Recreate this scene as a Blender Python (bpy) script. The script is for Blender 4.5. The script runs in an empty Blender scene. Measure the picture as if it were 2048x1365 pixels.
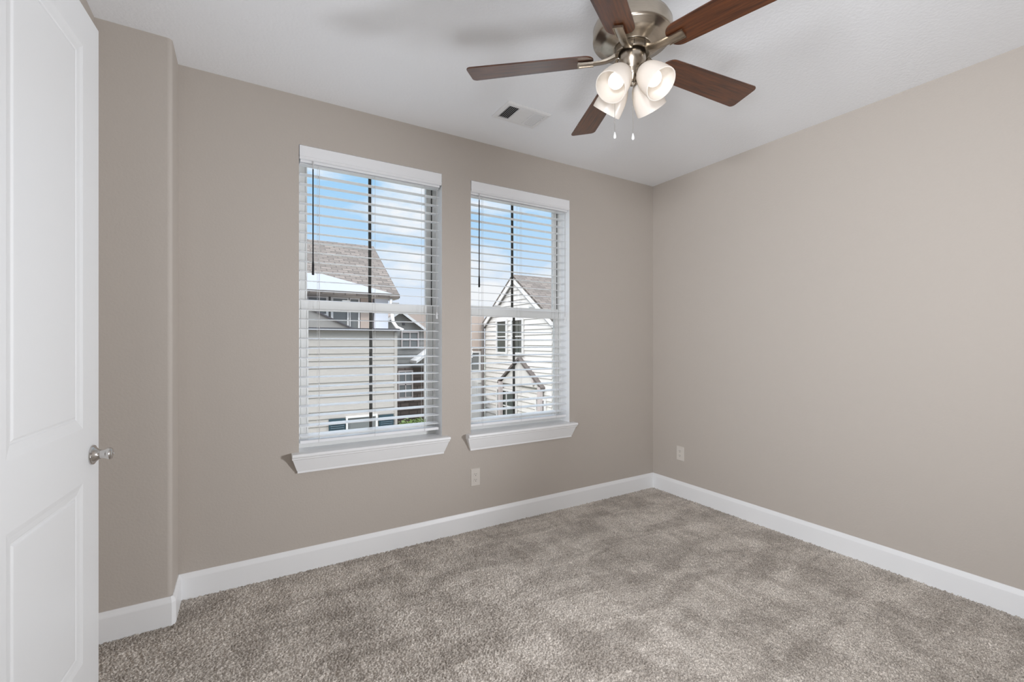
import bpy, bmesh, math, random
import numpy as np
from mathutils import Vector, Matrix

# ------------------------------------------------------------------ camera, world, sun, exposure
SC = bpy.context.scene
COL = SC.collection
H = 1.3197                       # eye height
YAW = 0.5404
cd = bpy.data.cameras.new('camera')
cam = bpy.data.objects.new('camera', cd); COL.objects.link(cam)
cam.location = (0, 0, H); cam.rotation_euler = (math.pi / 2, 0, -YAW)
cd.sensor_width = 36; cd.lens = 894.03 / 2048 * 36; cd.shift_y = 2.38 / 2048
cd.clip_start = 0.02; cd.clip_end = 400
SC.camera = cam
SC.view_settings.view_transform = 'Standard'
SC.view_settings.look = 'None'
SC.view_settings.exposure = 0.0
SC.view_settings.gamma = 1.0
SC.view_settings.use_curve_mapping = False
try:
    SC.cycles.use_denoising = True
    SC.cycles.max_bounces = 10; SC.cycles.diffuse_bounces = 6; SC.cycles.transparent_max_bounces = 24
    SC.cycles.caustics_reflective = False; SC.cycles.caustics_refractive = False
    SC.cycles.sample_clamp_indirect = 6.0
except Exception:
    pass

W = bpy.data.worlds.new('sky'); SC.world = W; W.use_nodes = True
nt = W.node_tree; nt.nodes.clear()
def wn(t, **k):
    n = nt.nodes.new(t)
    for a, b in k.items(): setattr(n, a, b)
    return n
tc = wn('ShaderNodeTexCoord'); sep = wn('ShaderNodeSeparateXYZ'); nt.links.new(tc.outputs['Generated'], sep.inputs[0])
grad = wn('ShaderNodeValToRGB'); nt.links.new(sep.outputs['Z'], grad.inputs[0])
cr = grad.color_ramp
cr.elements[0].position = 0.0; cr.elements[0].color = (0.78, 0.82, 0.93, 1)
cr.elements[1].position = 0.80; cr.elements[1].color = (6.0, 6.3, 6.9, 1)   # unseen zenith boosted to add light on sills and slats
for p_, c_ in ((0.10, (0.73, 0.81, 0.94, 1)), (0.22, (0.49, 0.72, 0.96, 1)), (0.34, (0.36, 0.65, 0.95, 1)), (0.48, (0.60, 0.85, 1.10, 1))):
    e = cr.elements.new(p_); e.color = c_
# clouds
mp = wn('ShaderNodeMapping'); mp.inputs['Scale'].default_value = (1.0, 1.0, 2.6); mp.inputs['Location'].default_value = (0.30, 0.15, 0.35)
nt.links.new(tc.outputs['Generated'], mp.inputs[0])
nz = wn('ShaderNodeTexNoise'); nz.inputs['Scale'].default_value = 3.4; nz.inputs['Detail'].default_value = 7; nz.inputs['Roughness'].default_value = 0.55
nt.links.new(mp.outputs[0], nz.inputs['Vector'])
nsrc = nz.outputs['Fac']
def cloud_bank(d, half, gain):          # a bank of cloud standing in direction d (thickens the noise there)
    global nsrc
    v = wn('ShaderNodeVectorMath', operation='DOT_PRODUCT'); v.inputs[1].default_value = Vector(d).normalized(); nt.links.new(tc.outputs['Generated'], v.inputs[0])
    m = wn('ShaderNodeMapRange', interpolation_type='SMOOTHSTEP'); nt.links.new(v.outputs['Value'], m.inputs[0])
    m.inputs[1].default_value = math.cos(math.radians(half)); m.inputs[2].default_value = 1.0; m.inputs[3].default_value = 0; m.inputs[4].default_value = gain
    s_ = wn('ShaderNodeMath', operation='ADD'); nt.links.new(nsrc, s_.inputs[0]); nt.links.new(m.outputs[0], s_.inputs[1]); nsrc = s_.outputs[0]
cloud_bank((0.318, 0.986, 0.250), 7.5, 0.17)
cloud_bank((0.450, 0.905, 0.155), 7.0, 0.20)
cl = wn('ShaderNodeValToRGB'); nt.links.new(nsrc, cl.inputs[0])
cl.color_ramp.elements[0].position = 0.50; cl.color_ramp.elements[0].color = (0, 0, 0, 1)
cl.color_ramp.elements[1].position = 0.66; cl.color_ramp.elements[1].color = (1, 1, 1, 1)
mix = wn('ShaderNodeMix', data_type='RGBA'); nt.links.new(cl.outputs[0], mix.inputs[0])
nt.links.new(grad.outputs[0], mix.inputs[6]); mix.inputs[7].default_value = (0.93, 0.94, 0.97, 1)
bg = wn('ShaderNodeBackground'); bg.inputs['Strength'].default_value = 1.0
nt.links.new(mix.outputs[2], bg.inputs['Color'])
wo = wn('ShaderNodeOutputWorld'); nt.links.new(bg.outputs[0], wo.inputs[0])

def lamp(name, typ, loc, energy, color=(1, 1, 1), **k):
    l = bpy.data.lights.new(name, typ); l.energy = energy; l.color = color
    for a, b in k.items(): setattr(l, a, b)
    o = bpy.data.objects.new(name, l); COL.objects.link(o); o.location = loc
    return o
sun = lamp('sun', 'SUN', (0, 0, 30), 2.0, (1.0, 0.955, 0.90), angle=math.radians(1.5))
sun.rotation_euler = Vector((0.85, 0.50, -0.75)).to_track_quat('-Z', 'Y').to_euler()
# added fill spots in place of window daylight, crossing the room from either side,
# and a weak one on the floor bounced off the ceiling
def fill_lamp(name, typ, loc, aim, energy, soft, **k):
    o = lamp(name, typ, loc, energy, (0.965, 0.992, 1.045), shadow_soft_size=soft, **k)
    if aim: o.rotation_euler = Vector(aim).to_track_quat('-Z', 'Y').to_euler()
fill_lamp('cross_room_fill', 'SPOT', (-0.34, -0.10, 1.30), (3.5, 1.3, -0.45), 205, 0.20, spot_size=math.radians(95), spot_blend=1.0)
fill_lamp('high_fill', 'SPOT', (-0.34, -0.10, 1.90), (3.5, 1.6, 0.0), 195, 0.20, spot_size=math.radians(80), spot_blend=1.0)
fill_lamp('return_fill', 'SPOT', (2.74, -0.12, 1.15), (-3.1, 2.5, -0.12), 290, 0.19, spot_size=math.radians(80), spot_blend=1.0)
fill_lamp('floor_fill', 'SPOT', (0.55, -0.02, 0.45), (0.0, 0.14, 1.0), 66, 0.38, spot_size=math.radians(165), spot_blend=0.9)

# ------------------------------------------------------------------ helpers
def lin(r, g, b):
    f = lambda c: ((c / 255) / 12.92) if c / 255 <= 0.04045 else (((c / 255) + 0.055) / 1.055) ** 2.4
    return (f(r), f(g), f(b), 1)

def material(name, color, rough=0.5, metal=0.0, spec=0.5, bump=None, vary=None, coat=0.0, emit=None, coord='Object'):
    m = bpy.data.materials.new(name); m.use_nodes = True
    t = m.node_tree; p = t.nodes['Principled BSDF']
    p.inputs['Base Color'].default_value = color
    p.inputs['Roughness'].default_value = rough; p.inputs['Metallic'].default_value = metal
    p.inputs['Specular IOR Level'].default_value = spec
    if coat: p.inputs['Coat Weight'].default_value = coat; p.inputs['Coat Roughness'].default_value = 0.12
    if emit: p.inputs['Emission Color'].default_value = emit[0]; p.inputs['Emission Strength'].default_value = emit[1]
    c = t.nodes.new('ShaderNodeTexCoord')
    if bump:      # (scale, strength, distance, detail)
        n = t.nodes.new('ShaderNodeTexNoise'); n.inputs['Scale'].default_value = bump[0]
        n.inputs['Detail'].default_value = bump[3] if len(bump) > 3 else 3
        b = t.nodes.new('ShaderNodeBump'); b.inputs['Strength'].default_value = bump[1]; b.inputs['Distance'].default_value = bump[2]
        t.links.new(c.outputs[coord], n.inputs['Vector']); t.links.new(n.outputs['Fac'], b.inputs['Height'])
        t.links.new(b.outputs[0], p.inputs['Normal'])
    if vary:      # (scale, amount, stretch)
        n = t.nodes.new('ShaderNodeTexNoise'); n.inputs['Scale'].default_value = vary[0]; n.inputs['Detail'].default_value = 5
        mp = t.nodes.new('ShaderNodeMapping'); mp.inputs['Scale'].default_value = vary[2] if len(vary) > 2 else (1, 1, 1)
        t.links.new(c.outputs[coord], mp.inputs[0]); t.links.new(mp.outputs[0], n.inputs['Vector'])
        r = t.nodes.new('ShaderNodeValToRGB')
        r.color_ramp.elements[0].position = 0.3; r.color_ramp.elements[1].position = 0.7
        a = vary[1]
        r.color_ramp.elements[0].color = tuple(x * (1 - a) for x in color[:3]) + (1,)
        r.color_ramp.elements[1].color = tuple(min(1, x * (1 + a)) for x in color[:3]) + (1,)
        t.links.new(n.outputs['Fac'], r.inputs[0]); t.links.new(r.outputs[0], p.inputs['Base Color'])
    return m

def wloc(o):
    v = Vector((0, 0, 0))
    while o is not None:
        v += o.location; o = o.parent
    return v

def build(name, bm, mat, parent=None, smooth=False, bevel=0.0, origin=None, seg=2):
    """bm holds world coordinates; becomes one mesh object under parent."""
    bmesh.ops.remove_doubles(bm, verts=bm.verts, dist=1e-6)
    bmesh.ops.recalc_face_normals(bm, faces=bm.faces)
    off = wloc(parent) if parent else Vector(origin or (0, 0, 0))
    bmesh.ops.translate(bm, verts=bm.verts, vec=-off)
    me = bpy.data.meshes.new(name); bm.to_mesh(me); bm.free()
    for m in (mat if isinstance(mat, (list, tuple)) else [mat]): me.materials.append(m)
    o = bpy.data.objects.new(name, me); COL.objects.link(o)
    if parent: o.parent = parent
    else: o.location = off
    if smooth:
        for p in me.polygons: p.use_smooth = True
    if bevel:
        b = o.modifiers.new('bevel', 'BEVEL'); b.width = bevel; b.segments = seg; b.limit_method = 'ANGLE'; b.angle_limit = math.radians(40)
        w = o.modifiers.new('wn', 'WEIGHTED_NORMAL') if smooth else None
    elif smooth:
        try:
            me.set_sharp_from_angle(angle=math.radians(38))
        except Exception: pass
    return o

def empty(name, loc, parent=None):
    o = bpy.data.objects.new(name, None); COL.objects.link(o)
    o.empty_display_size = 0.1
    if parent: o.parent = parent; o.location = Vector(loc) - wloc(parent)
    else: o.location = loc
    return o

def tag(o, label=None, cat=None, group=None, kind=None):
    if label: o['label'] = label
    if cat: o['category'] = cat
    if group: o['group'] = group
    if kind: o['kind'] = kind
    return o

def box(bm, x0, x1, y0, y1, z0, z1, mi=0):
    v = [bm.verts.new((x, y, z)) for x in (x0, x1) for y in (y0, y1) for z in (z0, z1)]
    for q in ((0, 1, 3, 2), (4, 6, 7, 5), (0, 4, 5, 1), (2, 3, 7, 6), (0, 2, 6, 4), (1, 5, 7, 3)):
        f = bm.faces.new([v[i] for i in q]); f.material_index = mi
    return v

def boxes(*bs):
    bm = bmesh.new()
    for b in bs: box(bm, *b)
    return bm

def prism(bm, pts, vec, mi=0):
    """polygon pts (3-D) extruded along vec"""
    vec = Vector(vec)
    a = [bm.verts.new(p) for p in pts]; b = [bm.verts.new(Vector(p) + vec) for p in pts]
    fs = [bm.faces.new(a), bm.faces.new(b[::-1])]
    n = len(a)
    for i in range(n): fs.append(bm.faces.new((a[i], a[(i + 1) % n], b[(i + 1) % n], b[i])))
    for f in fs: f.material_index = mi
    return bm

def lathe(bm, prof, n=48, M=None, cap=False):
    """profile [(r, z)] turned about z, then moved by matrix M"""
    rings = []
    for r, z in prof:
        if r < 1e-6: rings.append([bm.verts.new((0, 0, z))])
        else: rings.append([bm.verts.new((r * math.cos(2 * math.pi * i / n), r * math.sin(2 * math.pi * i / n), z)) for i in range(n)])
    for a, b in zip(rings, rings[1:]):
        if len(a) == 1 and len(b) == 1: continue
        for i in range(n):
            j = (i + 1) % n
            if len(a) == 1: bm.faces.new((a[0], b[j], b[i]))
            elif len(b) == 1: bm.faces.new((a[i], a[j], b[0]))
            else: bm.faces.new((a[i], a[j], b[j], b[i]))
    if M is not None:
        bmesh.ops.transform(bm, matrix=M, verts=[v for r in rings for v in r])
    return bm

def tube(bm, pts, r, n=8):
    pts = [Vector(p) for p in pts]
    rings = []
    up0 = None
    for i, p in enumerate(pts):
        d = (pts[min(i + 1, len(pts) - 1)] - pts[max(i - 1, 0)]).normalized()
        up = Vector((0, 0, 1)) if abs(d.z) < 0.9 else Vector((1, 0, 0))
        if up0 is not None: up = up0
        s = d.cross(up).normalized(); u = s.cross(d).normalized(); up0 = u
        rr = r[i] if isinstance(r, (list, tuple)) else r
        rings.append([bm.verts.new(p + (s * math.cos(2 * math.pi * k / n) + u * math.sin(2 * math.pi * k / n)) * rr) for k in range(n)])
    for a, b in zip(rings, rings[1:]):
        for k in range(n): bm.faces.new((a[k], a[(k + 1) % n], b[(k + 1) % n], b[k]))
    bm.faces.new(rings[0][::-1]); bm.faces.new(rings[-1])
    return bm

def frame_at(loc, axis):
    """matrix taking +z to axis at loc"""
    return Matrix.Translation(Vector(loc)) @ Vector(axis).to_track_quat('Z', 'Y').to_matrix().to_4x4()

# ------------------------------------------------------------------ materials
M_wall = material('wall_paint', (0.50, 0.455, 0.41, 1), 0.75, spec=0.25, bump=(90, 0.22, 0.004, 4))
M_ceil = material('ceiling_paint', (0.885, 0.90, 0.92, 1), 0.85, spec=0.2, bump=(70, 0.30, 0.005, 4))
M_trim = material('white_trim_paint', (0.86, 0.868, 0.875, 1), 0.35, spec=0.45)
M_door = material('door_paint', (0.775, 0.782, 0.784, 1), 0.38, spec=0.4)
M_jamb = material('jamb_gloss_white', (0.92, 0.93, 0.94, 1), 0.3, spec=0.5)
M_vinyl = material('window_vinyl', (0.78, 0.78, 0.76, 1), 0.4)
M_slat = material('blind_white', (0.86, 0.87, 0.885, 1), 0.35, spec=0.5)
M_cord = material('ladder_cord', (0.62, 0.61, 0.6, 1), 0.7)
M_wand = material('dark_wand', (0.010, 0.010, 0.012, 1), 0.45, spec=0.3)
M_clear = material('pale_hook', (0.62, 0.62, 0.62, 1), 0.3)
M_munt = material('backlit_grille_bar', (0.030, 0.026, 0.020, 1), 0.5)  # the bar's backlit shade is put into its base colour
M_nickel = material('brushed_nickel', (0.47, 0.415, 0.345, 1), 0.26, metal=1.0, vary=(40, 0.06, (1, 1, 14)))
M_chrome = material('satin_nickel', (0.62, 0.60, 0.58, 1), 0.18, metal=1.0)
M_plate = material('outlet_plastic', (0.66, 0.62, 0.57, 1), 0.35)
M_dark = material('dark_slot', (0.02, 0.018, 0.016, 1), 0.7)
M_ventw = material('vent_white', (0.80, 0.80, 0.80, 1), 0.4)
M_ventbk = material('vent_duct', (0.035, 0.033, 0.035, 1), 0.8)

def glass_mat(name, tint):
    m = bpy.data.materials.new(name); m.use_nodes = True
    t = m.node_tree; t.nodes.clear()
    o = t.nodes.new('ShaderNodeOutputMaterial'); mx = t.nodes.new('ShaderNodeMixShader')
    tr = t.nodes.new('ShaderNodeBsdfTransparent'); tr.inputs[0].default_value = tint
    gl = t.nodes.new('ShaderNodeBsdfGlossy'); gl.inputs['Roughness'].default_value = 0.02
    fr = t.nodes.new('ShaderNodeFresnel'); fr.inputs['IOR'].default_value = 1.13
    t.links.new(fr.outputs[0], mx.inputs[0]); t.links.new(tr.outputs[0], mx.inputs[1]); t.links.new(gl.outputs[0], mx.inputs[2])
    t.links.new(mx.outputs[0], o.inputs[0])
    return m
M_glass = glass_mat('window_glass', (0.99, 1.0, 1.0, 1))

def shade_mat():
    m = bpy.data.materials.new('frosted_glass'); m.use_nodes = True
    t = m.node_tree; t.nodes.clear()
    o = t.nodes.new('ShaderNodeOutputMaterial')
    a = t.nodes.new('ShaderNodeBsdfDiffuse'); a.inputs[0].default_value = (0.86, 0.82, 0.77, 1)
    b = t.nodes.new('ShaderNodeBsdfTranslucent'); b.inputs[0].default_value = (0.90, 0.85, 0.79, 1)
    c = t.nodes.new('ShaderNodeBsdfGlossy'); c.inputs['Roughness'].default_value = 0.3
    m1 = t.nodes.new('ShaderNodeMixShader'); m1.inputs[0].default_value = 0.45
    m2 = t.nodes.new('ShaderNodeMixShader'); m2.inputs[0].default_value = 0.04
    t.links.new(a.outputs[0], m1.inputs[1]); t.links.new(b.outputs[0], m1.inputs[2])
    t.links.new(m1.outputs[0], m2.inputs[1]); t.links.new(c.outputs[0], m2.inputs[2]); t.links.new(m2.outputs[0], o.inputs[0])
    return m
M_shade = shade_mat()
M_bulb = material('lit_bulb', (0.9, 0.88, 0.84, 1), 0.4, emit=((1.0, 0.96, 0.91, 1), 1.15))

def wood_mat():
    m = bpy.data.materials.new('walnut_blade'); m.use_nodes = True
    t = m.node_tree; p = t.nodes['Principled BSDF']
    c = t.nodes.new('ShaderNodeTexCoord'); mp = t.nodes.new('ShaderNodeMapping'); mp.inputs['Scale'].default_value = (1.6, 22, 22)
    n = t.nodes.new('ShaderNodeTexNoise'); n.inputs['Scale'].default_value = 4; n.inputs['Detail'].default_value = 7; n.inputs['Roughness'].default_value = 0.6
    n.inputs['Distortion'].default_value = 0.6
    r = t.nodes.new('ShaderNodeValToRGB')
    r.color_ramp.elements[0].position = 0.30; r.color_ramp.elements[0].color = (0.026, 0.0075, 0.0026, 1)
    r.color_ramp.elements[1].position = 0.75; r.color_ramp.elements[1].color = (0.130, 0.038, 0.0090, 1)
    t.links.new(c.outputs['Object'], mp.inputs[0]); t.links.new(mp.outputs[0], n.inputs['Vector']); t.links.new(n.outputs['Fac'], r.inputs[0])
    t.links.new(r.outputs[0], p.inputs['Base Color'])
    p.inputs['Roughness'].default_value = 0.5; p.inputs['Specular IOR Level'].default_value = 0.3
    p.inputs['Coat Weight'].default_value = 1.0; p.inputs['Coat Roughness'].default_value = 0.24; p.inputs['Coat IOR'].default_value = 1.5
    return m
M_wood = wood_mat()

def carpet_mat():
    m = bpy.data.materials.new('cut_pile_carpet'); m.use_nodes = True
    t = m.node_tree; p = t.nodes['Principled BSDF']
    c = t.nodes.new('ShaderNodeTexCoord')
    def noise(scale, detail, sx=(1, 1, 1), rot=0.0, rough=0.5, dist=0.0):
        mp = t.nodes.new('ShaderNodeMapping'); mp.inputs['Scale'].default_value = sx; mp.inputs['Rotation'].default_value = (0, 0, rot)
        n = t.nodes.new('ShaderNodeTexNoise'); n.inputs['Scale'].default_value = scale; n.inputs['Detail'].default_value = detail
        n.inputs['Roughness'].default_value = rough; n.inputs['Distortion'].default_value = dist
        t.links.new(c.outputs['Object'], mp.inputs[0]); t.links.new(mp.outputs[0], n.inputs['Vector'])
        return n.outputs['Fac']
    def ramp(src, p0, c0, p1, c1):
        r = t.nodes.new('ShaderNodeValToRGB')
        r.color_ramp.elements[0].position = p0; r.color_ramp.elements[0].color = c0
        r.color_ramp.elements[1].position = p1; r.color_ramp.elements[1].color = c1
        t.links.new(src, r.inputs[0]); return r.outputs[0]
    def mul(a, b):
        x = t.nodes.new('ShaderNodeMix'); x.data_type = 'RGBA'; x.blend_type = 'MULTIPLY'; x.inputs[0].default_value = 1
        t.links.new(a, x.inputs[6]); t.links.new(b, x.inputs[7]); return x.outputs[2]
    # yarn colour flecks, then the shading of pile leant by the vacuum, painted as broad lighter and darker swathes
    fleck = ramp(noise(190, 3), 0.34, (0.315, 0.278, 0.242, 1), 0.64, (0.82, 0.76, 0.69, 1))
    lay_shade1 = ramp(noise(3.4, 6, (0.55, 1.5, 1), 0.12, 0.66, 0.8), 0.41, (0.78, 0.77, 0.76, 1), 0.57, (1.07, 1.07, 1.07, 1))
    lay_shade2 = ramp(noise(5.2, 6, (1.5, 0.6, 1), 0.2, 0.66, 0.5), 0.41, (0.86, 0.85, 0.84, 1), 0.57, (1.05, 1.05, 1.05, 1))
    col = mul(mul(fleck, lay_shade1), lay_shade2)
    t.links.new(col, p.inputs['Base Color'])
    p.inputs['Roughness'].default_value = 1.0; p.inputs['Specular IOR Level'].default_value = 0.05
    p.inputs['Sheen Weight'].default_value = 0.15
    return m
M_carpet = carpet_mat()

# ------------------------------------------------------------------ room shell
XL, XR, YB, YW, ZC = -0.56, 3.1996, -0.32, 2.835, 2.74
T = 0.17
WIN = [(0.272, 1.148, 0.682, 2.459), (1.364, 2.238, 0.676, 2.456)]

def carpet():
    step = 0.004
    nx = int((XR - XL) / step) + 1; ny = int((YW - YB) / step) + 1
    rng = np.random.default_rng(7)
    def band(lam, width):
        w = rng.standard_normal((ny, nx))
        fy = np.fft.fftfreq(ny, step)[:, None]; fx = np.fft.fftfreq(nx, step)[None, :]
        f = np.sqrt(fx * fx + fy * fy)
        g = np.exp(-((f - 1 / lam) / (width / lam)) ** 2)
        z = np.real(np.fft.ifft2(np.fft.fft2(w) * g)); return z / z.std()
    z = 0.0029 * band(0.0125, 0.42) + 0.0012 * band(0.035, 0.6) + 0.0008 * rng.standard_normal((ny, nx))
    xs = XL + np.arange(nx) * step; ys = YB + np.arange(ny) * step
    X, Y = np.meshgrid(xs, ys)
    X = X + rng.normal(0, 0.0006, X.shape); Y = Y + rng.normal(0, 0.0006, Y.shape)
    co = np.stack([X, Y, np.clip(z, -0.008, 0.007)], -1).reshape(-1, 3).astype(np.float32)
    i = np.arange(nx * ny).reshape(ny, nx)
    q = np.stack([i[:-1, :-1], i[:-1, 1:], i[1:, 1:], i[1:, :-1]], -1).reshape(-1, 4).astype(np.int32)
    me = bpy.data.meshes.new('floor')
    me.vertices.add(len(co)); me.vertices.foreach_set('co', co.ravel())
    me.loops.add(q.size); me.loops.foreach_set('vertex_index', q.ravel())
    me.polygons.add(len(q)); me.polygons.foreach_set('loop_start', np.arange(0, q.size, 4, dtype=np.int32))
    me.polygons.foreach_set('loop_total', np.full(len(q), 4, np.int32))
    me.update(); me.validate()
    me.polygons.foreach_set('use_smooth', np.ones(len(me.polygons), bool))
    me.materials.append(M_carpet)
    o = bpy.data.objects.new('floor', me); COL.objects.link(o)
    return tag(o, 'mottled taupe cut pile carpet covering the whole floor', 'floor', kind='structure')
carpet()

bm = boxes((XL - 0.2, XR + 0.2, YB - 0.2, YW + T, ZC, ZC + 0.2))
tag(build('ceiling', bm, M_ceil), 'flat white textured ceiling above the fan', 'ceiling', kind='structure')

def wall_with_holes(x0, x1, z0, z1, y0, y1, holes):
    bm = bmesh.new()
    xs = sorted({x0, x1, *[h[0] for h in holes], *[h[1] for h in holes]})
    zs = sorted({z0, z1, *[h[2] for h in holes], *[h[3] for h in holes]})
    inh = lambda x, z: any(h[0] < x < h[1] and h[2] < z < h[3] for h in holes)
    def quad(p, mi=0):
        f = bm.faces.new([bm.verts.new(v) for v in p]); f.material_index = mi
    for a, b in zip(xs, xs[1:]):
        for c, d in zip(zs, zs[1:]):
            if inh((a + b) / 2, (c + d) / 2): continue
            quad([(a, y0, c), (b, y0, c), (b, y0, d), (a, y0, d)])
            quad([(a, y1, c), (a, y1, d), (b, y1, d), (b, y1, c)], 2)
    for h in holes:
        a, b, c, d = h
        quad([(a, y0, c), (a, y0, d), (a, y1, d), (a, y1, c)], 1); quad([(b, y0, c), (b, y1, c), (b, y1, d), (b, y0, d)], 1)
        quad([(a, y0, d), (b, y0, d), (b, y1, d), (a, y1, d)], 1); quad([(a, y0, c), (a, y1, c), (b, y1, c), (b, y0, c)], 1)
    quad([(x0, y0, z0), (x0, y0, z1), (x0, y1, z1), (x0, y1, z0)]); quad([(x1, y0, z0), (x1, y1, z0), (x1, y1, z1), (x1, y0, z1)])
    quad([(x0, y0, z1), (x1, y0, z1), (x1, y1, z1), (x0, y1, z1)]); quad([(x0, y0, z0), (x0, y1, z0), (x1, y1, z0), (x1, y0, z0)])
    return bm
M_out = material('outside_stucco', (0.5, 0.47, 0.42, 1), 0.9)
o = build('wall_front', wall_with_holes(XL - 0.2, XR + 0.2, -0.05, ZC, YW, YW + T, WIN), [M_wall, M_jamb, M_out])
tag(o, 'greige textured wall that holds the two blinds windows', 'wall', kind='structure')
o = build('wall_right', boxes((XR, XR + 0.2, YB - 0.2, YW, -0.05, ZC)), M_wall)
tag(o, 'blank greige wall with one outlet near the corner', 'wall', kind='structure')
o = build('wall_left', boxes((XL - 0.2, XL, YB - 0.2, YW, -0.05, ZC)), M_wall)
tag(o, 'greige wall behind the open white door', 'wall', kind='structure')
o = build('wall_back', boxes((XL, XR, YB - 0.2, YB, -0.05, ZC)), M_wall)
tag(o, 'greige wall behind the camera facing the windows', 'wall', kind='structure')
# boxed-out corner beside the door, with a rounded (bullnose) edge
PX, PY, BR = -0.2876, 2.613, 0.020
bm = bmesh.new()
pts = [(XL, PY)] + [(PX - BR + BR * math.sin(a), PY + BR - BR * math.cos(a)) for a in [i * math.pi / 2 / 10 for i in range(11)]] + [(PX, YW), (XL, YW)]
prism(bm, [(x, y, -0.05) for x, y in pts], (0, 0, ZC + 0.05))
o = build('wall_pillar', bm, M_wall, smooth=True)
tag(o, 'greige boxed-out wall section with rounded edge beside the door', 'wall', kind='structure')

def baseboard(name, path, label):
    """moulded board following a floor path; the room lies to the right of travel"""
    BH, BT = 0.1316, 0.0145
    prof = [(0, -0.02), (BT, -0.02), (BT, 0.106), (BT - 0.0015, 0.111), (0.0085, 0.121), (0.0055, 0.128), (0.0035, BH), (0, BH)]
    bm = bmesh.new(); rings = []
    P = [Vector((x, y)) for x, y in path]
    for i, p in enumerate(P):
        n = []
        for a, b in ((i - 1, i), (i, i + 1)):
            if 0 <= a and b < len(P):
                d = (P[b] - P[a]).normalized(); n.append(Vector((d.y, -d.x)))
        if len(n) == 2:
            m = (n[0] + n[1]).normalized(); k = 1 / max(0.3, m.dot(n[0])); off = m * k
        else: off = n[0]
        rings.append([bm.verts.new((p.x + off.x * t, p.y + off.y * t, z)) for t, z in prof])
    for a, b in zip(rings, rings[1:]):
        for k in range(len(prof)):
            j = (k + 1) % len(prof); bm.faces.new((a[k], b[k], b[j], a[j]))
    bm.faces.new(rings[0]); bm.faces.new(rings[-1][::-1])
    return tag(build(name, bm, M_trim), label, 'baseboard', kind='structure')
baseboard('baseboard_left', [(XL, PY), (PX - 0.006, PY), (PX, PY + 0.006), (PX, YW)], 'white baseboard wrapping the boxed-out wall corner by the door')
baseboard('baseboard_front', [(PX, YW), (XR, YW)], 'white baseboard running under both windows')
baseboard('baseboard_right', [(XR, YW), (XR, YB)], 'white baseboard along the blank right wall')

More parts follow.
